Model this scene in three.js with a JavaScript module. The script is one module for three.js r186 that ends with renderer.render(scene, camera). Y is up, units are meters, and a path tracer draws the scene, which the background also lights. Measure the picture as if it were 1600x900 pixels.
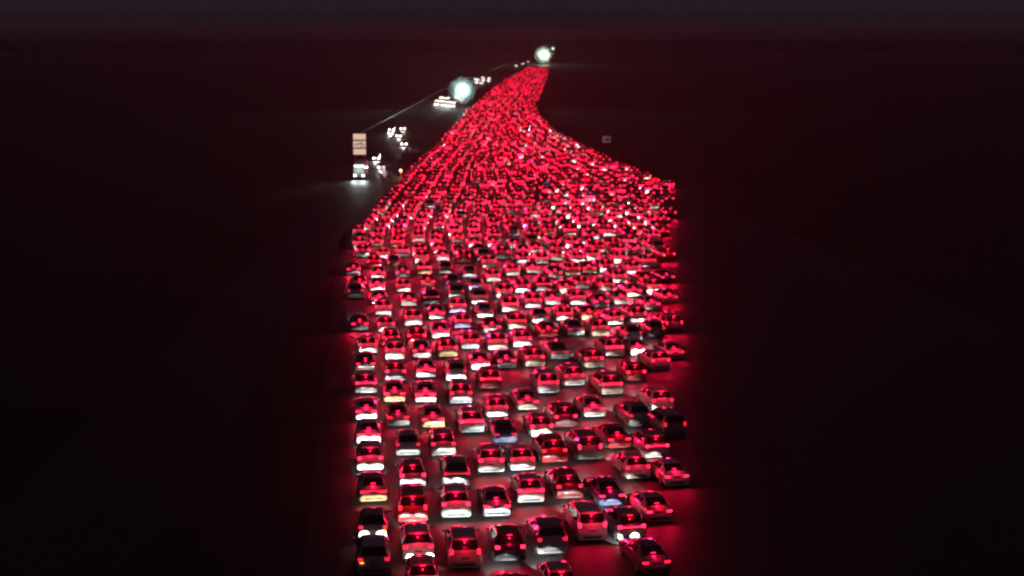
import * as THREE from 'three';
import { RoundedBoxGeometry } from 'three/addons/geometries/RoundedBoxGeometry.js';
import { mergeGeometries } from 'three/addons/utils/BufferGeometryUtils.js';

// ---------------------------------------------------------------- camera, sky, exposure
const lerp = THREE.MathUtils.lerp, clamp = THREE.MathUtils.clamp;
const scene = new THREE.Scene();
const EYE = 32, PITCH = THREE.MathUtils.degToRad(9.707);
const camera = new THREE.PerspectiveCamera(21.68, 16 / 9, 1, 20000);
camera.position.set(0, EYE, 0);
camera.rotation.set(-PITCH, 0, 0);
camera.focus = 40; camera.userData.fStop = 0.75; // a soft phone picture, focused short of the cars
const renderer = new THREE.WebGLRenderer({ antialias: true });
renderer.setSize(1024, 576);
renderer.toneMapping = THREE.LinearToneMapping;
renderer.toneMappingExposure = 1;
renderer.shadowMap.enabled = true;

{ // overcast night sky: faint violet grey, a little darker and redder low down
  const w = 64, h = 720, px = new Float32Array(w * h * 4), low = [0.0135, 0.0066, 0.0085], high = [0.0192, 0.0112, 0.0196];
  for (let y = 0; y < h; y++) for (let x = 0; x < w; x++) {
    const up = Math.max(0, (y + 0.5) / h * 180 - 90), t = clamp((up - 0.1) / 1.1, 0, 1), k = t * t * (3 - 2 * t), i = (y * w + x) * 4;
    for (let c = 0; c < 3; c++) px[i + c] = lerp(low[c], high[c], k) * (1 - 0.2 * up / 90);
    px[i + 3] = 1;
  }
  const sky = new THREE.DataTexture(px, w, h, THREE.RGBAFormat, THREE.FloatType);
  sky.mapping = THREE.EquirectangularReflectionMapping; sky.magFilter = THREE.LinearFilter; sky.needsUpdate = true;
  scene.background = sky; scene.environment = sky; scene.environmentIntensity = 1;
}
const HAZE = 0.00027;
scene.fog = new THREE.FogExp2(0xf0e4e8, HAZE);

// strengths of the lamps
const BRAKE = 6.5, OWN = 1.6, FAR_RED = 17, HEAD = 115, RED = new THREE.Color().setRGB(1, 0.004, 0.05);

// ---------------------------------------------------------------- helpers
let seed = 20231;
const rnd = () => { seed = (seed + 0x6d2b79f5) | 0; let t = Math.imul(seed ^ (seed >>> 15), 1 | seed); t = (t + Math.imul(t ^ (t >>> 7), 61 | t)) ^ t; return ((t ^ (t >>> 14)) >>> 0) / 4294967296; };
const pick = (a) => a[Math.floor(rnd() * a.length)];
const used = new Map();
function numbered(name) { const n = used.get(name) ?? 0; used.set(name, n + 1); return n ? name + '_' + String(n).padStart(3, '0') : name; }
function mat(rgb, roughness, more = {}) { const m = new THREE.MeshPhysicalMaterial({ roughness, ...more }); m.color.setRGB(...rgb); return m; }
function lamp(rgb, strength, base = [0.2, 0.2, 0.2]) { const m = new THREE.MeshStandardMaterial({ roughness: 0.3 }); m.color.setRGB(...base); m.emissive.setRGB(...rgb); m.emissiveIntensity = strength; return m; }
function part(name, geometry, material, parent, x = 0, y = 0, z = 0) {
  const o = new THREE.Mesh(geometry, material); o.name = name; o.position.set(x, y, z); o.castShadow = o.receiveShadow = true; parent.add(o); return o;
}
function thing(name, label, category, group) {
  const o = new THREE.Group(); o.name = numbered(name); o.userData = { label, category }; if (group) o.userData.group = group; scene.add(o); return o;
}
function struct(name, geometry, material) {
  const o = new THREE.Mesh(geometry, material); o.name = numbered(name); o.userData = { kind: 'structure' }; o.receiveShadow = true; scene.add(o); return o;
}
function noiseTexture(size, cells, lo, hi, s0) { // tiling value noise in three octaves, as a grey colour map
  seed = s0; const a = new Uint8Array(size * size * 4), grids = [cells, cells * 4, cells * 16].map((n) => [n, Float32Array.from({ length: n * n }, rnd)]);
  const s = (t) => t * t * (3 - 2 * t);
  for (let y = 0; y < size; y++) for (let x = 0; x < size; x++) {
    let v = 0;
    grids.forEach(([n, g], k) => {
      const u = x / size * n, w = y / size * n, i = Math.floor(u), j = Math.floor(w), fu = s(u - i), fw = s(w - j), at = (p, q) => g[(q % n) * n + (p % n)];
      v += [0.5, 0.3, 0.2][k] * lerp(lerp(at(i, j), at(i + 1, j), fu), lerp(at(i, j + 1), at(i + 1, j + 1), fu), fw);
    });
    const c = Math.round(lerp(lo, hi, v)), o = (y * size + x) * 4; a[o] = a[o + 1] = a[o + 2] = c; a[o + 3] = 255;
  }
  const t = new THREE.DataTexture(a, size, size); t.wrapS = t.wrapT = THREE.RepeatWrapping; t.magFilter = THREE.LinearFilter; t.colorSpace = THREE.SRGBColorSpace; t.needsUpdate = true; return t;
}
// a flat sheet through a list of [x, z], uv in metres over 'tile'
function sheet(outline, y, tile) {
  const g = new THREE.ShapeGeometry(new THREE.Shape(outline.map(([x, z]) => new THREE.Vector2(x, -z))));
  g.rotateX(-Math.PI / 2); g.translate(0, y, 0);
  const p = g.attributes.position, uv = g.attributes.uv;
  for (let i = 0; i < p.count; i++) uv.setXY(i, p.getX(i) / tile, p.getZ(i) / tile);
  return g;
}

// ---------------------------------------------------------------- the course of the roads (metres: x across, d away from the eye)
const LEFT = [[-8.5, 60], [-25.4, 233], [-24.6, 288], [-23.6, 346], [-20.5, 439], [-18, 590], [-4.2, 987], [21.4, 1455], [35.4, 1754]];
const RIGHT = [[64, 60], [43, 240], [36, 290], [25, 366], [18.9, 424], [14, 472], [10, 563], [9.6, 640], [15.9, 818], [25.5, 1100], [35.6, 1483], [45, 1754]];
function along(course, d) {
  for (let i = 1; i < course.length; i++) if (d <= course[i][1] || i === course.length - 1) {
    const [x0, d0] = course[i - 1], [x1, d1] = course[i]; return x0 + (x1 - x0) * (d - d0) / (d1 - d0);
  }
}
const ground = mat([1, 1, 1], 1, { map: noiseTexture(256, 6, 40, 66, 7) }); ground.color.setRGB(0.9, 1, 0.75);
const asphaltMap = noiseTexture(256, 5, 30, 50, 11);
const asphalt = mat([1, 1, 1], 0.62, { map: asphaltMap });
struct('ground', sheet([[-4000, 200], [4000, 200], [4000, -9000], [-4000, -9000]], 0, 40), ground);
struct('toll_plaza_road', sheet([...LEFT.map(([x, d]) => [x - 1.5, -d]), ...RIGHT.slice().reverse().map(([x, d]) => [x + 1.5, -d])], 0.004, 9), asphalt);
const OPPOSITE = [[-28, 60], [-31, 233], [-33, 346], [-37, 452], [-30, 690], [-17.5, 975], [12, 1510], [26, 1754]];
struct('opposite_road', sheet([...OPPOSITE.map(([x, d]) => [x - 6, -d]), ...OPPOSITE.slice().reverse().map(([x, d]) => [x + 6, -d])], 0.004, 9), asphalt);

// ---------------------------------------------------------------- cars: one lofted shell cut into panels and panes
// station: z (front negative), half widths at sill, flank and shoulder, shoulder height, half width and height of the top
const SHELLS = {
  saloon: { half: 2.38, lampY: 0.8, lampW: 0.36, lampH: 0.15, stopY: 1.17, stopZ: 1.62, glass: [3, 6, 10, 11], pillars: [5, 7, 9], rows: [
    [-2.38, .55, .60, .55, .48, .45, .52], [-2.28, .74, .83, .77, .66, .66, .73], [-1.5, .82, .91, .86, .82, .76, .92],
    [-0.95, .83, .92, .87, .88, .70, 1.0], [-0.75, .83, .92, .87, .885, .675, 1.105], [-0.6, .83, .92, .87, .89, .66, 1.185], [-0.15, .83, .92, .87, .92, .60, 1.42],
    [0.30, .83, .92, .87, .93, .60, 1.46], [0.40, .83, .92, .87, .93, .60, 1.46], [0.95, .83, .92, .87, .94, .59, 1.43], [1.1, .83, .92, .87, .94, .585, 1.40],
    [1.80, .83, .915, .86, .95, .64, 1.06], [2.18, .82, .89, .83, .96, .68, 1.04], [2.29, .80, .87, .81, .93, .68, 1.0],
    [2.345, .79, .86, .80, .62, .74, .67], [2.41, .78, .85, .79, .57, .72, .62], [2.42, .76, .83, .77, .42, .70, .46], [2.34, .70, .74, .70, .24, .6, .28]] },
  hatchback: { half: 2.12, lampY: 0.9, lampW: 0.24, lampH: 0.3, stopY: 1.49, stopZ: 1.46, glass: [3, 6, 10, 11], pillars: [5, 7, 9], rows: [
    [-2.12, .55, .60, .55, .48, .45, .56], [-2.04, .74, .81, .76, .68, .66, .78], [-1.5, .80, .88, .84, .82, .76, .94],
    [-1.1, .81, .89, .85, .89, .70, 1.03], [-0.9, .81, .89, .85, .895, .68, 1.12], [-0.75, .81, .89, .85, .90, .66, 1.20], [-0.35, .81, .89, .85, .93, .61, 1.47],
    [0.15, .81, .89, .85, .94, .61, 1.52], [0.25, .81, .89, .85, .94, .61, 1.52], [1.15, .81, .89, .85, .97, .60, 1.52], [1.46, .81, .89, .85, .98, .60, 1.49],
    [1.86, .81, .88, .84, .97, .68, 1.08], [1.95, .80, .87, .83, .92, .70, 1.0], [2.0, .80, .865, .82, .85, .72, .9],
    [2.05, .79, .86, .80, .64, .74, .68], [2.11, .78, .85, .79, .58, .72, .63], [2.12, .76, .83, .77, .42, .70, .46], [2.04, .70, .74, .70, .24, .6, .28]] },
  suv: { half: 2.33, lampY: 1.0, lampW: 0.27, lampH: 0.22, stopY: 1.66, stopZ: 1.84, glass: [3, 6, 10, 11], pillars: [5, 7, 9], rows: [
    [-2.33, .6, .66, .6, .6, .5, .7], [-2.25, .78, .87, .82, .82, .72, .92], [-1.6, .84, .94, .9, .98, .8, 1.06],
    [-1.15, .85, .95, .91, 1.02, .76, 1.14], [-0.95, .85, .95, .91, 1.03, .74, 1.24], [-0.8, .85, .95, .91, 1.03, .72, 1.32], [-0.4, .85, .95, .91, 1.05, .66, 1.6],
    [0.18, .85, .95, .91, 1.06, .66, 1.67], [0.28, .85, .95, .91, 1.06, .66, 1.67], [1.5, .85, .95, .91, 1.08, .65, 1.68], [1.84, .85, .95, .91, 1.08, .645, 1.65],
    [2.1, .85, .94, .9, 1.07, .73, 1.2], [2.16, .84, .93, .89, 1.03, .76, 1.1], [2.2, .84, .92, .88, .96, .78, 1.02],
    [2.25, .83, .91, .85, .7, .8, .75], [2.32, .82, .9, .84, .62, .78, .68], [2.33, .8, .88, .82, .44, .75, .48], [2.24, .74, .78, .74, .26, .64, .3]] },
  van: { half: 2.45, lampY: 1.05, lampW: 0.2, lampH: 0.42, stopY: 1.76, stopZ: 2.12, glass: [3, 6, 10, 11], pillars: [5, 7, 9], rows: [
    [-2.45, .6, .66, .6, .6, .5, .72], [-2.36, .78, .87, .82, .84, .74, .96], [-1.95, .84, .94, .9, 1.0, .8, 1.1],
    [-1.65, .85, .95, .91, 1.03, .78, 1.17], [-1.45, .85, .95, .91, 1.03, .76, 1.28], [-1.3, .85, .95, .91, 1.03, .75, 1.36], [-0.75, .85, .95, .91, 1.05, .7, 1.7],
    [0.0, .85, .95, .91, 1.06, .7, 1.77], [0.12, .85, .95, .91, 1.06, .7, 1.77], [1.75, .85, .95, .91, 1.07, .7, 1.78], [2.12, .85, .95, .91, 1.07, .7, 1.75],
    [2.26, .85, .94, .9, 1.06, .76, 1.2], [2.3, .84, .93, .89, 1.03, .78, 1.1], [2.33, .84, .92, .88, .96, .79, 1.02],
    [2.37, .83, .91, .85, .7, .8, .75], [2.44, .82, .9, .84, .6, .78, .66], [2.45, .8, .88, .82, .44, .75, .48], [2.37, .74, .78, .74, .26, .64, .3]] },
};
function ringOf([z, wS, wM, wB, yB, wR, yR]) {
  const yr = Math.max(yB + 0.01, yR - 0.05), mix = (t) => [lerp(wB, wR, t), lerp(yB, yr, t)];
  const half = [[0, Math.min(.2, yB - .03)], [wS, Math.min(.2, yB - .03)], [wM, Math.min(.34, yB - .02)], [wM, lerp(Math.min(.34, yB - .02), yB, .7)], [wB, yB], mix(.1), mix(.84), [wR, yr], [wR * .82, yR - .012], [0, yR + .008]];
  return [...half.map(([x, y]) => [x, y, z]), ...half.slice(1, -1).reverse().map(([x, y]) => [-x, y, z])];
}
function buildShell(spec) {
  const rings = spec.rows.map(ringOf), n = rings[0].length, m = rings.length, pos = [], all = [];
  rings.forEach((r) => r.forEach((p) => pos.push(...p)));
  const [cowl, header, rearTop, rearBase] = spec.glass, out = {};
  const nose = pos.length / 3; pos.push(0, .4, spec.rows[0][0] - .01); const tail = nose + 1; pos.push(0, .26, spec.rows[m - 1][0] - .04);
  const add = (name, a, b, c) => { (out[name] ??= []).push(a, b, c); all.push(a, b, c); };
  for (let i = 0; i < m - 1; i++) for (let k = 0; k < n; k++) {
    const seg = k < 9 ? k : 17 - k, k1 = (k + 1) % n;   // 0..8 from the floor up to the roof's middle
    let name = 'body';
    if (i >= 14) name = 'rear_bumper';
    else if (seg >= 7 && i >= cowl && i < header) name = 'windscreen';
    else if (seg >= 7 && i >= rearTop && i < rearBase) name = 'rear_window';
    else if (seg === 5 && i >= cowl + 1 && i < rearTop) name = spec.pillars.slice(1).includes(i) || i === 4 && false ? 'body' : i < 7 ? 'front_window' : 'back_window';
    if (name.endsWith('t_window') || name.startsWith('back')) name += k < 9 ? '.r' : '.l';
    const a = i * n + k, b = i * n + k1, c = (i + 1) * n + k, d = (i + 1) * n + k1;
    add(name, a, b, c); add(name, b, d, c);
  }
  for (let k = 0; k < n; k++) { const k1 = (k + 1) % n; add('body', nose, k1, k); add('rear_bumper', tail, (m - 1) * n + k, (m - 1) * n + k1); }
  const whole = new THREE.BufferGeometry(); whole.setAttribute('position', new THREE.Float32BufferAttribute(pos, 3)); whole.setIndex(all); whole.computeVertexNormals();
  const parts = {};
  for (const [name, index] of Object.entries(out)) {
    const map = new Map(), p = [], q = [], uv = [], ix = [];
    for (const v of index) {
      if (!map.has(v)) { map.set(v, map.size); p.push(pos[v * 3], pos[v * 3 + 1], pos[v * 3 + 2]); q.push(whole.attributes.normal.getX(v), whole.attributes.normal.getY(v), whole.attributes.normal.getZ(v)); uv.push(pos[v * 3], pos[v * 3 + 2]); }
      ix.push(map.get(v));
    }
    const g = new THREE.BufferGeometry(); g.setAttribute('position', new THREE.Float32BufferAttribute(p, 3)); g.setAttribute('normal', new THREE.Float32BufferAttribute(q, 3)); g.setAttribute('uv', new THREE.Float32BufferAttribute(uv, 2)); g.setIndex(ix);
    parts[name] = g;
  }
  return parts;
}
const coat = { clearcoat: 0.8, clearcoatRoughness: 0.08 };
const PAINT = {
  white: mat([.78, .78, .76], .4, coat), silver: mat([.42, .43, .44], .35, { ...coat, metalness: .35 }), grey: mat([.2, .205, .21], .38, coat), black: mat([.03, .03, .032], .3, coat),
  red: mat([.38, .02, .025], .38, coat), maroon: mat([.15, .02, .028], .38, coat), blue: mat([.05, .07, .2], .38, coat), champagne: mat([.5, .43, .34], .38, coat),
};
const M = {
  glass: mat([.012, .013, .015], .06), tyre: mat([.02, .02, .02], .9), rim: mat([.5, .5, .52], .35, { metalness: .6 }), trim: mat([.025, .025, .027], .6), plate: mat([.08, .16, .42], .5), greenPlate: mat([.35, .6, .42], .5),
  tail: lamp([1, .012, .05], 5, [.25, .01, .02]), softTail: lamp([1, .012, .04], 2.6, [.25, .01, .02]), amber: lamp([1, .3, .02], 4, [.3, .12, .02]), dimTail: lamp([1, .012, .05], 1.1, [.25, .01, .02]), stop: lamp([1, .012, .05], 5, [.25, .01, .02]), stopOff: mat([.12, .006, .01], .3), head: lamp([1, .95, .85], 14), floor: mat([.02, .02, .02], .9),
};
const tyreG = new THREE.CylinderGeometry(.335, .335, .23, 20); tyreG.rotateZ(Math.PI / 2);
const rimG = new THREE.CylinderGeometry(.22, .22, .24, 10); rimG.rotateZ(Math.PI / 2);
const mirrorG = new RoundedBoxGeometry(.2, .14, .1, 2, .04), handleG = new RoundedBoxGeometry(.03, .03, .18, 1, .012);
const plateG = new RoundedBoxGeometry(.46, .15, .02, 1, .008), stopG = new RoundedBoxGeometry(.3, .035, .03, 1, .01), headG = new THREE.CylinderGeometry(.07, .07, .03, 14); headG.rotateX(Math.PI / 2);
function lampGeometry(w, h, bar) {
  const s = new THREE.Shape(); s.moveTo(0, -h / 2); s.lineTo(w * .9, -h * .4); s.lineTo(w, h * .35); s.lineTo(w * .94, h / 2); s.lineTo(0, h * .42); s.closePath();
  return new THREE.ExtrudeGeometry(s, { depth: .07, bevelEnabled: true, bevelSize: .012, bevelThickness: .015, bevelSegments: 1 });
}
const shells = Object.fromEntries(Object.entries(SHELLS).map(([k, s]) => [k, { ...buildShell(s), lampR: lampGeometry(s.lampW, s.lampH) }]));
for (const k in shells) { shells[k].lampL = shells[k].lampR.clone().scale(-1, 1, 1); const ix = shells[k].lampL; const a = ix.attributes.position.array, nn = ix.attributes.normal.array; for (const arr of [a, nn]) for (let i = 0; i < arr.length; i += 9) for (let c = 0; c < 3; c++) { const t = arr[i + 3 + c]; arr[i + 3 + c] = arr[i + 6 + c]; arr[i + 6 + c] = t; } }
const barG = Object.fromEntries(Object.keys(SHELLS).map((k) => [k, new RoundedBoxGeometry(1.56, .07, .05, 1, .02)]));
function lampFace(kind) { const s = SHELLS[kind]; return kind === 'saloon' ? 2.25 : s.half - .2; }

// style: 'pair' two tail lamps, 'bar' one strip across the tail; near cars carry every part, farther ones those that can be seen
function buildCar(kind, style, near) {
  const o = new THREE.Group(), s = SHELLS[kind], g = shells[kind], paint = PAINT.white;
  part('body', g.body, paint, o); part('windscreen', g.windscreen, M.glass, o); part('rear_window', g.rear_window, M.glass, o);
  for (const k of ['front_window', 'back_window']) for (const side of ['.l', '.r']) part('side_window', g[k + side], M.glass, o);
  const bumper = part('rear_bumper', g.rear_bumper, paint, o);
  const zl = lampFace(kind), y = s.lampY, inner = s.rows[13][1] + .04 - s.lampW;
  part('tail_lamp', g.lampR, M.tail, o, inner, y, zl); part('tail_lamp', g.lampL, M.tail, o, -inner, y, zl);
  if (style === 'bar') part('light_bar', barG[kind], M.tail, o, 0, y + .02, zl + .075);
  part('brake_lamp', stopG, M.stop, o, 0, s.stopY, s.stopZ + .05);
  part('number_plate', plateG, kind === 'hatchback' ? M.greenPlate : M.plate, o, 0, kind === 'saloon' ? .76 : .72, s.half - (kind === 'saloon' ? .03 : .045));
  for (const sx of [-1, 1]) part('headlamp', headG, M.head, o, sx * .6, kind === 'suv' || kind === 'van' ? .6 : .46, -s.half + .0);
  for (const sz of [-1, 1]) for (const sx of [-1, 1]) {
    const t = part('wheel', tyreG, M.tyre, o, sx * (s.rows[6][2] - .1), .335, sz * (s.half - .9));
    if (near) part('rim', rimG, M.rim, t);
  }
  if (near) {
    for (const sx of [-1, 1]) { part('wing_mirror', mirrorG, paint, o, sx * (s.rows[6][3] + .1), s.rows[3][4] + .09, s.rows[4][0]); for (const z of [.12, 1.0]) part('door_handle', handleG, M.trim, o, sx * (s.rows[6][2] - .005), s.rows[6][4] - .09, z); }
    const lip = new THREE.BoxGeometry(1.1, .1, .05); part('lower_trim', lip, M.trim, bumper, 0, .36, s.half - .005);
    if (kind === 'suv' || kind === 'van') for (const sx of [-1, 1]) part('roof_rail', new RoundedBoxGeometry(.04, .04, 2.0, 1, .015), M.trim, o, sx * (s.rows[7][5] - .04), s.rows[7][6] + .0, .6);
    if (kind !== 'van') part('antenna_fin', new THREE.ConeGeometry(.05, .1, 6), M.trim, o, 0, s.rows[9][6] + .04, s.rows[9][0]);
  }
  return o;
}
const protos = new Map();
function carOf(kind, style, near) { const key = kind + style + near; if (!protos.has(key)) protos.set(key, buildCar(kind, style, near)); return protos.get(key).clone(); }

// direction of travel: the lanes of the plaza run straight, then gather into the road
function heading(x, d) {
  if (d < 235) return Math.atan(0.108) + clamp((x / d + .01) * 1.1, 0, .1);
  const at = (dd) => { const l = along(LEFT, dd), r = along(RIGHT, dd); return l + clamp((x - along(LEFT, d)) / (along(RIGHT, d) - along(LEFT, d)), 0, 1) * (r - l); };
  return -Math.atan((at(d + 12) - at(d - 12)) / 24);
}
const ordinal = (n) => n + (n % 10 === 1 && n % 100 !== 11 ? 'st' : n % 10 === 2 && n % 100 !== 12 ? 'nd' : n % 10 === 3 && n % 100 !== 13 ? 'rd' : 'th');
const queue = []; // every car of the jam: x, z of its tail, kind, paint, beam of the car behind, lamps
function place(x, z, kind, look) {
  const paint = { white: 'white', mint: 'white', yellow: 'champagne', blue: 'white', pale: 'champagne', silver: 'silver', dark: pick(['black', 'grey', 'grey', 'blue']), red: pick(['red', 'maroon', 'silver', 'grey', 'champagne', 'red']) }[look];  // red look: lamp light on darker bodies, partly put into the paint colour
  const beam = { mint: [.8, 1, .9], yellow: [1, .85, .5], blue: [.55, .6, 1] }[look] ?? pick([[1, .95, .86], [1, .97, .92], [.93, .97, 1]]);
  queue.push({ x, z, kind, look, paint, beam, turn: heading(x, -z) + (rnd() - .5) * .05, size: 1.03 + rnd() * .04, dull: look === 'dark' ? rnd() < .55 : look === 'silver' ? rnd() < .3 : rnd() < .08, style: rnd() < .22 ? 'bar' : 'pair', power: rnd() });
}

seed = 99;
place(0.2, -79.6, 'saloon', 'dark');
place(2.9, -81.3, 'hatchback', 'red');
place(-5.1, -82.3, 'hatchback', 'red');
place(8.6, -85.4, 'saloon', 'red');
place(-8.2, -85.2, 'suv', 'silver');
place(-2.8, -86.3, 'van', 'red');
place(-0.1, -87.4, 'suv', 'dark');
place(-5.7, -87.5, 'suv', 'white');
place(2.5, -88.8, 'suv', 'red');
place(7.6, -91.4, 'hatchback', 'dark');
place(5.1, -91.3, 'van', 'white');
place(-8.8, -91.3, 'hatchback', 'dark');
place(9.7, -95.0, 'saloon', 'red');
place(-6.5, -94.8, 'van', 'red');
place(-1.0, -96.1, 'saloon', 'red');
place(-3.7, -95.8, 'suv', 'mint');
place(6.8, -98.4, 'saloon', 'dark');
place(1.3, -99.0, 'hatchback', 'white');
place(4.0, -99.8, 'suv', 'red');
place(-9.5, -99.3, 'saloon', 'yellow');
place(11.7, -102.9, 'saloon', 'white');
place(-3.9, -102.8, 'suv', 'dark');
place(-7.0, -102.6, 'hatchback', 'red');
place(9.1, -104.6, 'hatchback', 'white');
place(-1.5, -106.1, 'suv', 'white');
place(0.8, -106.7, 'hatchback', 'white');
place(-10.4, -106.7, 'suv', 'white');
place(3.2, -108.7, 'suv', 'red');
place(11.0, -110.0, 'suv', 'dark');
place(5.9, -109.5, 'van', 'red');
place(-5.2, -110.6, 'suv', 'red');
place(-7.9, -110.6, 'hatchback', 'silver');
place(8.3, -112.7, 'saloon', 'red');
place(-0.5, -114.2, 'saloon', 'dark');
place(13.0, -116.0, 'van', 'dark');
place(-11.2, -114.0, 'saloon', 'white');
place(2.4, -116.0, 'hatchback', 'pale');
place(-3.2, -117.2, 'suv', 'mint');
place(10.5, -119.2, 'suv', 'dark');
place(4.4, -118.8, 'suv', 'red');
place(-6.4, -118.8, 'saloon', 'yellow');
place(-9.3, -119.4, 'saloon', 'red');
place(6.9, -122.2, 'saloon', 'white');
place(-1.2, -122.2, 'hatchback', 'white');
place(-12.1, -121.4, 'saloon', 'white');
place(12.8, -124.2, 'suv', 'white');
place(1.4, -124.6, 'saloon', 'red');
place(-4.4, -126.8, 'suv', 'silver');
place(-7.5, -127.3, 'saloon', 'white');
place(-10.2, -127.5, 'saloon', 'yellow');
place(8.9, -130.1, 'suv', 'pale');
place(3.3, -130.6, 'van', 'white');
place(-13.0, -130.6, 'suv', 'red');
place(-1.9, -132.2, 'suv', 'red');
place(5.7, -133.5, 'suv', 'white');
place(11.5, -135.3, 'hatchback', 'red');
place(-5.1, -135.3, 'suv', 'white');
place(-10.7, -135.3, 'suv', 'red');
place(-8.0, -136.8, 'saloon', 'white');
place(14.2, -140.0, 'suv', 'white');
place(7.9, -140.8, 'suv', 'red');
place(-3.0, -140.0, 'saloon', 'white');
place(-0.5, -140.8, 'saloon', 'red');
place(-13.9, -139.5, 'saloon', 'dark');
place(2.2, -141.4, 'suv', 'red');
place(16.1, -144.8, 'saloon', 'white');
place(4.7, -144.8, 'saloon', 'dark');
place(10.2, -146.0, 'suv', 'white');
place(-11.5, -144.5, 'van', 'white');
place(-8.9, -145.4, 'saloon', 'silver');
place(-6.3, -145.7, 'suv', 'yellow');
place(-14.4, -147.5, 'hatchback', 'white');
place(-1.4, -149.0, 'suv', 'white');
place(-4.2, -149.6, 'hatchback', 'white');
place(1.1, -150.3, 'suv', 'white');
place(12.7, -153.5, 'hatchback', 'silver');
place(-12.4, -151.2, 'hatchback', 'red');
place(-9.8, -151.8, 'suv', 'red');
place(15.3, -155.8, 'hatchback', 'dark');
place(3.9, -155.4, 'saloon', 'red');
place(9.4, -156.1, 'suv', 'pale');
place(-7.5, -154.8, 'saloon', 'white');
place(6.8, -156.5, 'saloon', 'red');
place(17.4, -158.2, 'van', 'red');
place(-2.1, -157.5, 'saloon', 'red');
place(0.6, -159.6, 'suv', 'red');
place(-13.5, -158.5, 'hatchback', 'red');
place(11.4, -162.1, 'hatchback', 'white');
place(-5.3, -160.3, 'hatchback', 'blue');
place(-16.4, -159.2, 'saloon', 'dark');
place(14.0, -163.5, 'van', 'silver');
place(3.2, -163.2, 'saloon', 'white');
place(-10.8, -161.7, 'van', 'white');
place(5.9, -164.6, 'hatchback', 'pale');
place(8.7, -165.0, 'saloon', 'yellow');
place(-8.4, -165.4, 'saloon', 'white');
place(-3.0, -166.5, 'saloon', 'white');
place(16.3, -171.2, 'saloon', 'white');
place(-14.6, -168.1, 'suv', 'white');
place(-0.2, -169.6, 'van', 'white');
place(-6.2, -169.2, 'suv', 'blue');
place(10.5, -172.9, 'saloon', 'red');
place(2.5, -172.5, 'suv', 'white');
place(13.0, -174.9, 'saloon', 'white');
place(7.8, -174.5, 'suv', 'white');
place(18.8, -175.8, 'saloon', 'white');
place(4.8, -174.5, 'saloon', 'white');
place(-12.1, -173.7, 'saloon', 'pale');
place(-3.8, -174.9, 'suv', 'white');
place(-9.5, -174.5, 'suv', 'dark');
place(-15.7, -174.9, 'saloon', 'white');
place(14.9, -180.1, 'saloon', 'white');
place(-6.7, -177.9, 'van', 'silver');
place(-0.9, -178.8, 'van', 'white');
place(6.8, -182.4, 'saloon', 'pale');
place(1.3, -182.4, 'suv', 'silver');
place(11.9, -184.2, 'hatchback', 'red');
place(4.0, -183.8, 'suv', 'dark');
place(8.8, -185.6, 'hatchback', 'red');
place(-4.4, -184.2, 'saloon', 'blue');
place(-13.4, -183.3, 'hatchback', 'white');
place(-16.7, -184.2, 'saloon', 'white');
place(17.2, -189.0, 'saloon', 'red');
place(-7.4, -187.1, 'saloon', 'dark');
place(-19.1, -186.1, 'saloon', 'red');
place(-10.6, -187.1, 'saloon', 'red');
place(20.0, -190.5, 'saloon', 'dark');
place(13.8, -190.0, 'van', 'white');
place(-2.4, -191.0, 'hatchback', 'white');
place(5.7, -194.0, 'saloon', 'silver');
place(-5.5, -194.5, 'saloon', 'silver');
place(8.1, -196.1, 'suv', 'yellow');
place(-17.4, -193.5, 'saloon', 'white');
place(16.2, -197.1, 'van', 'white');
place(-14.3, -194.5, 'saloon', 'red');
place(10.3, -197.7, 'saloon', 'yellow');
place(2.8, -197.7, 'saloon', 'mint');
place(12.6, -198.7, 'suv', 'silver');
place(-8.8, -197.1, 'suv', 'dark');
place(-11.6, -197.1, 'suv', 'yellow');
place(-21.0, -197.1, 'saloon', 'red');
place(18.8, -203.2, 'suv', 'white');
place(-3.1, -202.6, 'suv', 'white');
place(15.1, -206.6, 'suv', 'white');
place(9.2, -207.2, 'hatchback', 'white');
place(11.4, -208.9, 'suv', 'white');
place(-6.7, -207.2, 'van', 'red');
place(-12.5, -206.6, 'van', 'white');
place(6.4, -208.9, 'hatchback', 'pale');
place(-9.7, -208.9, 'saloon', 'white');
place(-1.4, -210.7, 'van', 'silver');
place(-18.2, -210.7, 'hatchback', 'white');
place(1.7, -213.8, 'saloon', 'white');
place(-15.6, -212.6, 'suv', 'white');
place(-21.3, -212.6, 'van', 'red');seed = 4711;
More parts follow.
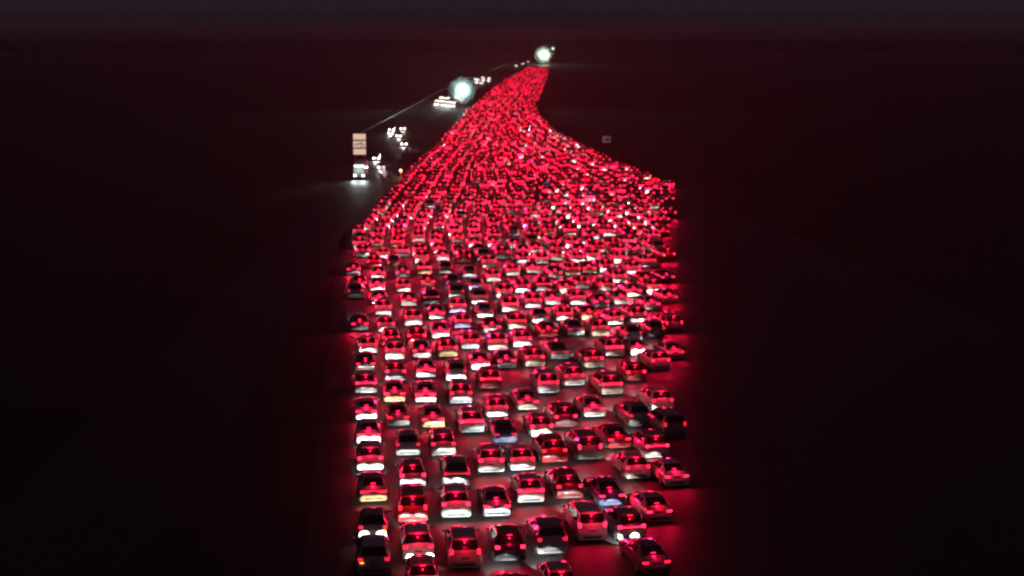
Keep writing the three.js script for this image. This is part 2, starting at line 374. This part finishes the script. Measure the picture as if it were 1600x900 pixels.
// the rest of the jam, row by row towards the narrow road
const taken = (x, dd, long, wide) => queue.some((c) => { const dx = c.x - x, dz = -c.z - dd, t = c.turn, u = -dx * Math.sin(t) + dz * Math.cos(t), v = dx * Math.cos(t) + dz * Math.sin(t); return Math.abs(u) < long && Math.abs(v) < wide; });
const anyKind = () => pick(['saloon', 'saloon', 'saloon', 'suv', 'suv', 'hatchback', 'van']), anyLook = () => pick(['white', 'white', 'pale', 'silver', 'red', 'red', 'dark', 'red', 'yellow']);
for (let d = 208; d < 1320; d += d < 500 ? 6.9 : 7.4) {
  const l = along(LEFT, d), r = along(RIGHT, d), n = Math.max(3, Math.round((r - l) / (d < 330 ? 2.95 : 2.8)));
  for (let i = 0; i < n; i++) {
    const dd = d + 1.6 * Math.sin(i * 2.4 + 0.021 * d) + (rnd() - .5) * 1.3, x = along(LEFT, dd) + (i + .5 + (rnd() - .5) * (d < 330 ? .12 : .22) + (d > 380 ? (rnd() - .5) * Math.min(.75, (d - 380) / 300) : 0)) * (along(RIGHT, dd) - along(LEFT, dd)) / n;
    if (dd < 208 || Math.abs(x / dd) > 0.1065 || rnd() < .07) continue;
    if (taken(x, dd, 5.4, 2.15)) continue;
    place(x, -dd, anyKind(), anyLook());
  }
}
for (let k = 0; k < 6000; k++) { // and the holes left between them
  const d = 125 + rnd() * 330, x = (rnd() - .5) * .213 * d;
  if (x < along(LEFT, d) + 1 || x > along(RIGHT, d) - 1 || taken(x, d, d < 330 ? 6.2 : 5.5, d < 330 ? 2.45 : 2.25)) continue;
  place(x, -d, anyKind(), anyLook());
}
queue.sort((a, b) => b.z - a.z);
const lanes = new Map();
for (const c of queue) {
  const v = (c.x + 0.108 * -c.z) / Math.hypot(1, 0.108); c.lane = Math.max(0, Math.round((v - 1) / 2.75)); c.v = v;
  c.rank = (lanes.get(c.lane) ?? 0) + 1; lanes.set(c.lane, c.rank);
}
function shine(parent, name, rgb, I, angle, from, to, soft) {
  const l = new THREE.SpotLight(rgb, I, 0, angle, .2); l.name = name; l.position.set(...from); l.shadow.radius = soft; l.castShadow = true;
  l.target.name = 'beam_aim'; l.target.position.set(...to); parent.add(l, l.target); return l;
}
const carAhead = (c) => queue.reduce((best, q) => { const gap = c.z - q.z - 2 * SHELLS[c.kind].half; return Math.abs(q.x - c.x - Math.sin(-c.turn) * 7) < 1.4 && gap > .9 && gap < 9 && (!best || q.z > best.z) ? q : best; }, null);
const SEEN = { white: 'white', silver: 'silver', grey: 'grey', black: 'black', red: 'red', maroon: 'maroon', blue: 'blue', champagne: 'champagne' };
const KIND = { saloon: 'saloon', hatchback: 'hatchback', suv: 'SUV', van: 'minivan' };
queue.slice(0, 300).forEach((c) => {
  const d = -c.z, near = d < 150, o = carOf(c.kind, c.style, near);
  o.name = numbered({ saloon: 'saloon_car', hatchback: 'hatchback_car', suv: 'suv_car', van: 'minivan' }[c.kind]);
  const said = c.dull ? 'dim tail lamps' : c.style === 'bar' ? 'lit tail bar' : c.power < .4 ? 'softer tail lamps' : 'bright tail lamps';
  o.userData = { label: SEEN[c.paint] + ' ' + KIND[c.kind] + ' with ' + said + ', ' + (c.rank === 1 ? 'nearest' : ordinal(c.rank) + ' from the bottom') + ' in ' + ordinal(c.lane + 1) + ' lane from left', category: 'car', group: 'cars queueing in the jam' };
  const half = SHELLS[c.kind].half;
  o.position.set(c.x - Math.sin(c.turn) * half, 0.004, c.z - Math.cos(c.turn) * half); o.rotation.y = c.turn; o.scale.setScalar(c.size);
  o.traverse((m) => { if (m.material === PAINT.white) m.material = PAINT[c.paint]; if (m.material === M.tail) m.material = c.dull ? M.dimTail : c.power < .4 ? M.softTail : M.tail; if (c.dull && m.material === M.stop) m.material = M.stopOff; });
  scene.add(o);
  // its red lamps
  const s = SHELLS[c.kind], put = (name, rgb, I, x, y, z, soft) => { const p = new THREE.PointLight(rgb, I); p.name = name; p.position.set(x, y, z); p.shadow.radius = soft; p.castShadow = true; o.add(p); return p; };
  const k = (c.dull ? .15 : .6 + .9 * c.power) * (d < 150 ? 1 : 2), tall = c.kind === 'suv' || c.kind === 'van' ? 1.7 : 1;
  if (c.power > .45 && c.power < .49 || c.power > .9 && c.power < .93) part('indicator_lamp', new RoundedBoxGeometry(.2, .07, .05, 1, .02), M.amber, o, (c.power > .7 ? 1 : -1) * .66, s.lampY - .13, s.half - .06);
  for (const sx of [-1, 1]) shine(o, 'tail_lamp_glow', RED, BRAKE * k, 1.5, [sx * .66, s.lampY, s.half + .1], [sx * .66, s.lampY + .5, s.half + 4], 5);
  if (!c.dull) { put('brake_lamp_glow', RED, OWN * tall, 0, s.stopY + .05, s.stopZ + .2, 3); put('tail_lamp_spill', RED, OWN * .6, 0, s.lampY + .4, s.half + .12, 8); }
  // the dipped beams that fall on the car ahead
  const ahead = carAhead(c), rgb = new THREE.Color().setRGB(...(ahead?.beam ?? [1, .95, .86])), hy = c.kind === 'suv' || c.kind === 'van' ? .76 : .62;
  for (const sx of [-1, 1]) shine(o, 'headlamp_beam', rgb, HEAD, .34, [sx * .6, hy, -half - .08], [sx * .3, hy - Math.tan(.33) * 4, -half - 4.08], 4);
});

{ // beyond the first three hundred the cars are a few pixels each: one object
  const rest = queue.slice(300), crowd = new THREE.Group(); crowd.name = 'distant_cars'; crowd.userData = { label: 'dense red glowing mass of far cars filling the narrowing road', category: 'cars', kind: 'stuff' }; scene.add(crowd);
  const tailFar = lamp([1, .009, .04], 8, [.25, .01, .02]), headFar = lamp([1, .95, .85], 12), m4 = new THREE.Matrix4(), up = new THREE.Vector3(0, 1, 0), one = new THREE.Vector3(1, 1, 1), white = mat([1, 1, 1], .5, { clearcoat: .6, clearcoatRoughness: .4 });
  for (const kind of Object.keys(SHELLS)) {
    const mine = rest.filter((c) => c.kind === kind), g = shells[kind], s = SHELLS[kind], clean = (x) => { const y = x.index ? x.toNonIndexed() : x.clone(); for (const a of Object.keys(y.attributes)) if (!['position', 'normal', 'uv'].includes(a)) y.deleteAttribute(a); return y; };
    if (!mine.length) continue;
    const at = (x, ...p) => clean(x).translate(...p), inner = s.rows[13][1] + .04 - s.lampW;
    const slots = [
      [[clean(g.body), clean(g.rear_bumper)], white],
      [['windscreen', 'rear_window', 'front_window.l', 'front_window.r', 'back_window.l', 'back_window.r'].map((k) => clean(g[k])), M.glass],
      [[at(g.lampR, inner, s.lampY, lampFace(kind)), at(g.lampL, -inner, s.lampY, lampFace(kind)), at(stopG, 0, s.stopY, s.stopZ + .05)], tailFar],
      [[-1, 1].flatMap((a) => [-1, 1].map((b) => at(new THREE.CylinderGeometry(.33, .33, .23, 8).rotateZ(Math.PI / 2), a * (s.rows[6][2] - .1), .335, b * (s.half - .9)))), M.tyre],
      [[-1, 1].map((a) => at(headG, a * .6, .46, -s.half)), headFar],
      [[at(plateG, 0, .72, s.half - .045)], M.plate],
    ];
    const merged = mergeGeometries(slots.map(([list]) => mergeGeometries(list)), true);
    const im = new THREE.InstancedMesh(merged, slots.map((x) => x[1]), mine.length); im.name = 'distant_' + { saloon: 'saloons', hatchback: 'hatchbacks', suv: 'suv_cars', van: 'minivans' }[kind]; im.userData.kind = 'stuff';
    mine.forEach((c, i) => { im.setMatrixAt(i, m4.compose(new THREE.Vector3(c.x - Math.sin(c.turn) * s.half, .004, c.z - Math.cos(c.turn) * s.half), new THREE.Quaternion().setFromAxisAngle(up, c.turn), one)); im.setColorAt(i, PAINT[c.paint].color); });
    im.castShadow = im.receiveShadow = true; crowd.add(im);
  }
  for (const c of rest.filter((q, i) => i % 2)) { // the red of their brake lamps
    const l = new THREE.PointLight(RED, FAR_RED * (.4 + 1.1 * rnd())); l.name = 'tail_lamp_glow'; l.position.set(c.x + Math.sin(c.turn) * .55, 1.25, c.z + Math.cos(c.turn) * .55); l.shadow.radius = 12; l.castShadow = true; crowd.add(l);
  }
  for (const c of rest) { // dipped beams on the pale tails that show as bright bars from here
    const q = carAhead(c); if (!q || !['white', 'champagne', 'silver'].includes(q.paint) || -c.z > 800 || rnd() < .35) continue;
    const L = SHELLS[c.kind].half * 2 + .08, fx = -Math.sin(c.turn), fz = -Math.cos(c.turn);
    shine(crowd, 'headlamp_beam', new THREE.Color().setRGB(...q.beam), HEAD * 2.2, .5, [c.x + fx * L, .7, c.z + fz * L], [c.x + fx * (L + 4), .7 - Math.tan(.47) * 4, c.z + fz * (L + 4)], 4);
  }
  console.log('cars', queue.length, 'far', rest.length, 'individual to', -queue[299].z);
}

// ---------------------------------------------------------------- the opposite carriageway
const lampOn = lamp([1, .92, .82], 8), lampPlain = mat([.15, .01, .015], .3);
const bigHead = new THREE.CylinderGeometry(.25, .25, .05, 14).rotateX(Math.PI / 2);
// x, distance, paint, kind, where it stands
const ONCOMING = [
  [-30.5, 352, 'white', 'saloon', 'beside the white marker posts'], [-33.9, 377, 'grey', 'suv', 'just behind the white one near the marker posts'],
  [-37.6, 470, 'silver', 'saloon', 'front left of the small cluster above the posts'], [-34.2, 458, 'white', 'suv', 'front right of the small cluster above the posts'], [-38.6, 486, 'black', 'saloon', 'at the back left of the small cluster'], [-35.4, 492, 'grey', 'hatchback', 'at the back right of the small cluster'],
  [-30.4, 425, 'red', 'saloon', 'alone between the small cluster and the jam'],
  [-32.6, 655, 'white', 'van', 'at the left end of the group below the floodlight'], [-29.4, 650, 'champagne', 'suv', 'second along the front of the group below the floodlight'], [-27.2, 644, 'silver', 'saloon', 'third along the front of the group below the floodlight'], [-24.9, 640, 'champagne', 'saloon', 'right end of the front of the group below the floodlight'],
  [-23.2, 700, 'red', 'saloon', 'under the floodlight itself, hidden in its glare'], [-26.6, 735, 'white', 'saloon', 'behind the others and left of the floodlight mast'], [-33.8, 688, 'grey', 'saloon', 'left in the middle row of the group below the floodlight'], [-31.2, 684, 'white', 'suv', 'second in the middle row of the group below the floodlight'], [-28.2, 676, 'black', 'saloon', 'third in the middle row of the group below the floodlight'], [-25.8, 670, 'silver', 'hatchback', 'right in the middle row of the group below the floodlight'],
  [-33.4, 722, 'white', 'saloon', 'at the back left of the group below the floodlight'], [-30.6, 716, 'grey', 'van', 'at the back right of the group below the floodlight'],
  [-21.8, 935, 'white', 'suv', 'front left of the group right of the floodlight'], [-18.6, 925, 'silver', 'saloon', 'front right of the group right of the floodlight'], [-22.0, 985, 'grey', 'saloon', 'middle left of the group right of the floodlight'], [-18.4, 975, 'white', 'van', 'centre of the group right of the floodlight'], [-14.6, 965, 'black', 'suv', 'right end of the group right of the floodlight'], [-23.8, 1000, 'champagne', 'saloon', 'far left of the group right of the floodlight'], [-19.6, 1030, 'silver', 'saloon', 'back left of the group right of the floodlight'], [-15.2, 1020, 'white', 'saloon', 'back right of the group right of the floodlight'],
  [4.0, 1380, 'white', 'suv', 'leftmost of the far three by the end of the jam'], [10.5, 1470, 'silver', 'saloon', 'middle of the far three by the end of the jam'], [16.5, 1560, 'grey', 'van', 'last of the far three by the end of the jam'],
];
for (const [x, d, paint, kind, where] of ONCOMING) {
  const o = carOf(kind, 'pair', false), a = along(OPPOSITE, d - 10), b = along(OPPOSITE, d + 10), turn = Math.atan2(-(b - a), 20) + Math.PI;
  o.name = numbered({ saloon: 'saloon_car', hatchback: 'hatchback_car', suv: 'suv_car', van: 'minivan' }[kind]);
  o.userData = { label: 'oncoming ' + SEEN[paint] + ' ' + KIND[kind] + ', white headlamps, ' + where, category: 'car', group: 'oncoming cars across the median' };
  o.position.set(x, .01, -d); o.rotation.y = turn; scene.add(o);
  o.traverse((m) => { if (m.material === PAINT.white) m.material = PAINT[paint]; if (m.material === M.tail) m.material = lampPlain; if (m.material === M.stop) m.material = M.stopOff; if (m.material === M.head) { m.material = lampOn; m.geometry = bigHead; m.position.y = .68; m.position.z -= .1; } });
  const half = SHELLS[kind].half;
  shine(o, 'headlamp_beam', new THREE.Color().setRGB(1, .94, .86), 90, .5, [0, .7, -half - .15], [0, .2, -half - 8], 6);
}
{ // coach at the left edge, its windscreen and destination strip lit
  const o = thing('coach', 'white coach with lit windscreen and headlamps below the tall sign', 'coach'), w = PAINT.white;
  part('body', new RoundedBoxGeometry(2.5, 3.1, 11, 3, .2), w, o, 0, 1.95, -5.4);
  part('lit_windscreen', new RoundedBoxGeometry(2.2, 1.35, .08, 2, .03), lamp([.55, .75, .72], .55), o, 0, 2.1, .1);
  part('lit_destination_strip', new RoundedBoxGeometry(2.1, .42, .1, 2, .04), lamp([.85, 1, .97], 2.2), o, 0, 3.1, .1);
  part('front_bumper', new RoundedBoxGeometry(2.5, .4, .3, 2, .08), M.trim, o, 0, .55, .05);
  for (const s of [-1, 1]) { part('headlamp', new RoundedBoxGeometry(.5, .32, .08, 2, .04), lampOn, o, s * .9, 1.0, .12); part('wing_mirror', new RoundedBoxGeometry(.2, .45, .15, 2, .05), M.trim, o, s * 1.4, 2.4, .15); for (let k = 0; k < 5; k++) part('side_window', new RoundedBoxGeometry(.04, .95, 1.7, 1, .015), M.glass, o, s * 1.24, 2.45, -1.5 - k * 1.95); }
  for (const z of [-2.2, -8.4]) for (const s of [-1, 1]) { const t = part('wheel', new THREE.CylinderGeometry(.5, .5, .34, 20).rotateZ(Math.PI / 2), M.tyre, o, s * 1.1, .5, z); part('rim', new THREE.CylinderGeometry(.28, .28, .36, 12).rotateZ(Math.PI / 2), M.rim, t); }
  o.position.set(-33.2, .01, -326); o.rotation.y = .02;
  for (const s of [-1, 1]) shine(o, 'headlamp_beam', new THREE.Color().setRGB(.92, 1, .98), 60, .7, [s * .9, 1.0, .3], [s * .9, .4, 9], 8);
  const l = new THREE.PointLight(new THREE.Color().setRGB(.7, .95, .9), 5); l.name = 'window_light'; l.position.set(0, 2.4, .8); l.shadow.radius = 40; o.add(l);
}
{ // sign of three lit panels on two posts
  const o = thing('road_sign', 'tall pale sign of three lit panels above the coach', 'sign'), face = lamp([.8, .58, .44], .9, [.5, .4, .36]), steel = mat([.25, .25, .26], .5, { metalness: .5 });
  for (const s of [-1, 1]) part('post', new THREE.CylinderGeometry(.12, .14, 9.6, 12), steel, o, s * 1.0, 4.8, -.22);
  for (const [y, h] of [[5.7, 1.25], [7.35, 1.4], [9.0, 1.25]]) {
    const p = part('panel', new RoundedBoxGeometry(2.75, h, .14, 2, .03), face, o, 0, y, 0);
    if (y === 7.35) { const ink = mat([.06, .03, .03], .7); for (const [x, yy, l, t] of [[-.85, .1, 1.0, .7], [-.45, -.1, .9, .7], [-.05, .05, 1.0, .7], [.35, .3, .7, 0], [.8, .1, 1.0, -.5], [.75, -.35, .7, 0], [.4, -.1, 1.1, 1.57]]) { const b = part('stroke', new RoundedBoxGeometry(l, .15, .03, 1, .01), ink, p, x, yy, .08); b.rotation.z = t; } }
  }
  o.position.set(-33.6, 0, -332);
}
{ // two white posts on the island, glow added so they look lit
  const glow = lamp([1, .78, .82], .55, [.6, .55, .55]), foot = mat([.2, .2, .2], .8);
  for (const [x, d, h, side] of [[-28.9, 336, 2.0, 'left'], [-28.1, 331, 2.5, 'right']]) {
    const o = thing('marker_post_added_glow', (side === 'left' ? 'shorter pale marker post with added glow, left' : 'taller pale marker post with added glow, right') + ' of the pair beside the dark road edge', 'post', 'pale marker posts');
    part('added_glow_shaft', new THREE.CapsuleGeometry(.16, h - .4, 4, 12), glow, o, 0, h / 2 + .2, 0); part('foot', new THREE.CylinderGeometry(.26, .32, .22, 14), foot, o, 0, .11, 0); o.position.set(x, 0.01, -d);
  }
}
// floodlights: lamp crown on a mast, sparse outer lamps added to imitate glare halo
function floodlight(x, d, h, r, rgb, glow, I, label, width) {
  const o = thing('floodlight', label, 'floodlight', 'floodlights over the far road'), steel = mat([.3, .3, .31], .5, { metalness: .5 }), lit = lamp(rgb, glow);
  part('mast', new THREE.CylinderGeometry(.14, .24, h, 12), steel, o, 0, h / 2, -.3); part('base', new THREE.CylinderGeometry(.5, .55, .3, 14), mat([.3, .3, .3], .9), o, 0, .15, -.3);
  part('lamp_frame', new THREE.TorusGeometry(r * .9, .08, 8, 32), steel, o, 0, h, 0);
  const disc = new THREE.CylinderGeometry(1, .8, .16, 14).rotateX(Math.PI / 2), n = 170;
  for (let i = 0; i < n; i++) { const q = Math.pow((i + .5) / n, 1.5), a = i * 2.39996; const l = part('lamp', disc, lit, o, Math.cos(a) * q * r * 1.7, h + Math.sin(a) * q * r * 1.7, .05); l.scale.setScalar(r * lerp(.13, .02, Math.sqrt(q))); l.scale.z = 1; }
  o.position.set(x, 0, -d); o.rotation.y = Math.atan2(-x, d);
  const l = shine(o, 'floodlight_beam', new THREE.Color().setRGB(...rgb), I, 1.45, [0, h, .4], [0, h + 5, 10], r * 25);
  return o;
}
floodlight(-21, 640, 7.3, 3.4, [.55, .95, .9], 9, 1500, 'glaring pale teal floodlight between the jam and the oncoming cars');
floodlight(30.5, 1470, 9, 5.2, [.66, 1, .72], 14, 1500, 'glaring pale green floodlight at the far end of the jam');
floodlight(42, 1560, 14, 1.2, [.7, 1, .75], 6, 300, 'small pale lamp just right of the farthest floodlight');
{ // guard rail along the outer edge of the opposite road
  const course = [[-47, 470], [-42, 640], [-35, 880], [-20, 1160], [-6, 1430], [6, 1600]], steel = mat([.6, .6, .62], .35, { metalness: .3 });
  const o = thing('guard_rail', 'thin pale guard rail running past the floodlight to the distance', 'guard rail');
  const pts = course.map(([x, d]) => new THREE.Vector3(x, .75, -d)), curve = new THREE.CatmullRomCurve3(pts);
  part('rail', new THREE.TubeGeometry(curve, 120, .2, 6), steel, o);
  const post = new THREE.BoxGeometry(.12, .8, .12), n = 110, im = new THREE.InstancedMesh(post, steel, n); im.name = 'rail_posts'; im.userData.kind = 'stuff';
  for (let i = 0; i < n; i++) { const p = curve.getPointAt((i + .5) / n); im.setMatrixAt(i, new THREE.Matrix4().makeTranslation(p.x - .25, .4, p.z)); } o.add(im);
}
{ // small board in the dark field to the right, faint glow added to it
  const o = thing('field_sign', 'faint grey board standing alone in the dark field at right', 'sign');
  part('added_glow_board', new RoundedBoxGeometry(2.2, 1.7, .1, 2, .03), lamp([.5, .4, .42], .17, [.55, .5, .5]), o, 0, 2.3, 0); part('plate', new RoundedBoxGeometry(1.4, .8, .04, 1, .01), mat([.25, .22, .22], .6), o, .2, 2.3, .06);
  for (const s of [-.8, .8]) part('post', new THREE.CylinderGeometry(.07, .07, 1.6, 10), mat([.25, .25, .25], .6), o, s, .78, -.1);
  o.position.set(26.2, 0, -418); 
}
{ // low lit lamp on the right shoulder, and an amber one on the left edge
  const o = thing('bollard_lamp', 'low white lit lamp with thin rod on the right shoulder', 'lamp');
  part('pedestal', new THREE.CylinderGeometry(.25, .35, .7, 14), mat([.3, .3, .3], .8), o, 0, .35, 0); part('lamp_head', new RoundedBoxGeometry(1.0, .5, .5, 3, .15), lamp([1, .9, .9], 2.2), o, 0, .95, 0); part('rod', new THREE.CylinderGeometry(.08, .08, 1.0, 8), lamp([1, .9, .9], .5), o, .25, 1.7, 0);
  o.position.set(28.6, 0, -314);
  const l = new THREE.PointLight(new THREE.Color().setRGB(1, .92, .92), 5); l.name = 'lamp_light'; l.position.set(0, 1.0, .5); l.shadow.radius = 15; o.add(l);
  const b = thing('amber_beacon', 'small amber warning lamp at the left edge of the jam', 'beacon'); part('stand', new THREE.CylinderGeometry(.1, .22, 1.3, 12), mat([.3, .1, .03], .6), b, 0, .65, 0); part('lamp_head', new THREE.SphereGeometry(.3, 16, 12), lamp([1, .5, .22], 4), b, 0, 1.55, 0);
  b.position.set(-24.6, 0, -332);
  const a = new THREE.PointLight(new THREE.Color().setRGB(1, .5, .2), 12); a.name = 'lamp_light'; a.position.set(.1, 1.55, .5); a.shadow.radius = 12; b.add(a);
}
{ // far belt of trees along the skyline
  seed = 909; const blob = new THREE.IcosahedronGeometry(1, 2), p = blob.attributes.position; for (let i = 0; i < p.count; i++) { const f = 1 + .22 * Math.sin(p.getX(i) * 5.1 + p.getY(i) * 3.7) * Math.cos(p.getZ(i) * 4.3); p.setXYZ(i, p.getX(i) * f, p.getY(i) * f, p.getZ(i) * f); } blob.computeVertexNormals();
  const n = 1500, im = new THREE.InstancedMesh(blob, mat([.03, .045, .02], 1), n), m = new THREE.Matrix4(), q = new THREE.Quaternion();
  for (let i = 0; i < n; i++) { const d = 2300 + rnd() * 500, x = (rnd() - .5) * 2600, s = 5 + rnd() * 6; m.compose(new THREE.Vector3(x, s * .55, -d), q.setFromAxisAngle(new THREE.Vector3(0, 1, 0), rnd() * 6), new THREE.Vector3(s * 1.5, s, s * 1.5)); im.setMatrixAt(i, m); }
  im.name = 'distant_trees'; im.userData = { label: 'dark far belt of trees along the skyline', category: 'trees', kind: 'stuff' }; scene.add(im);
}

renderer.render(scene, camera);
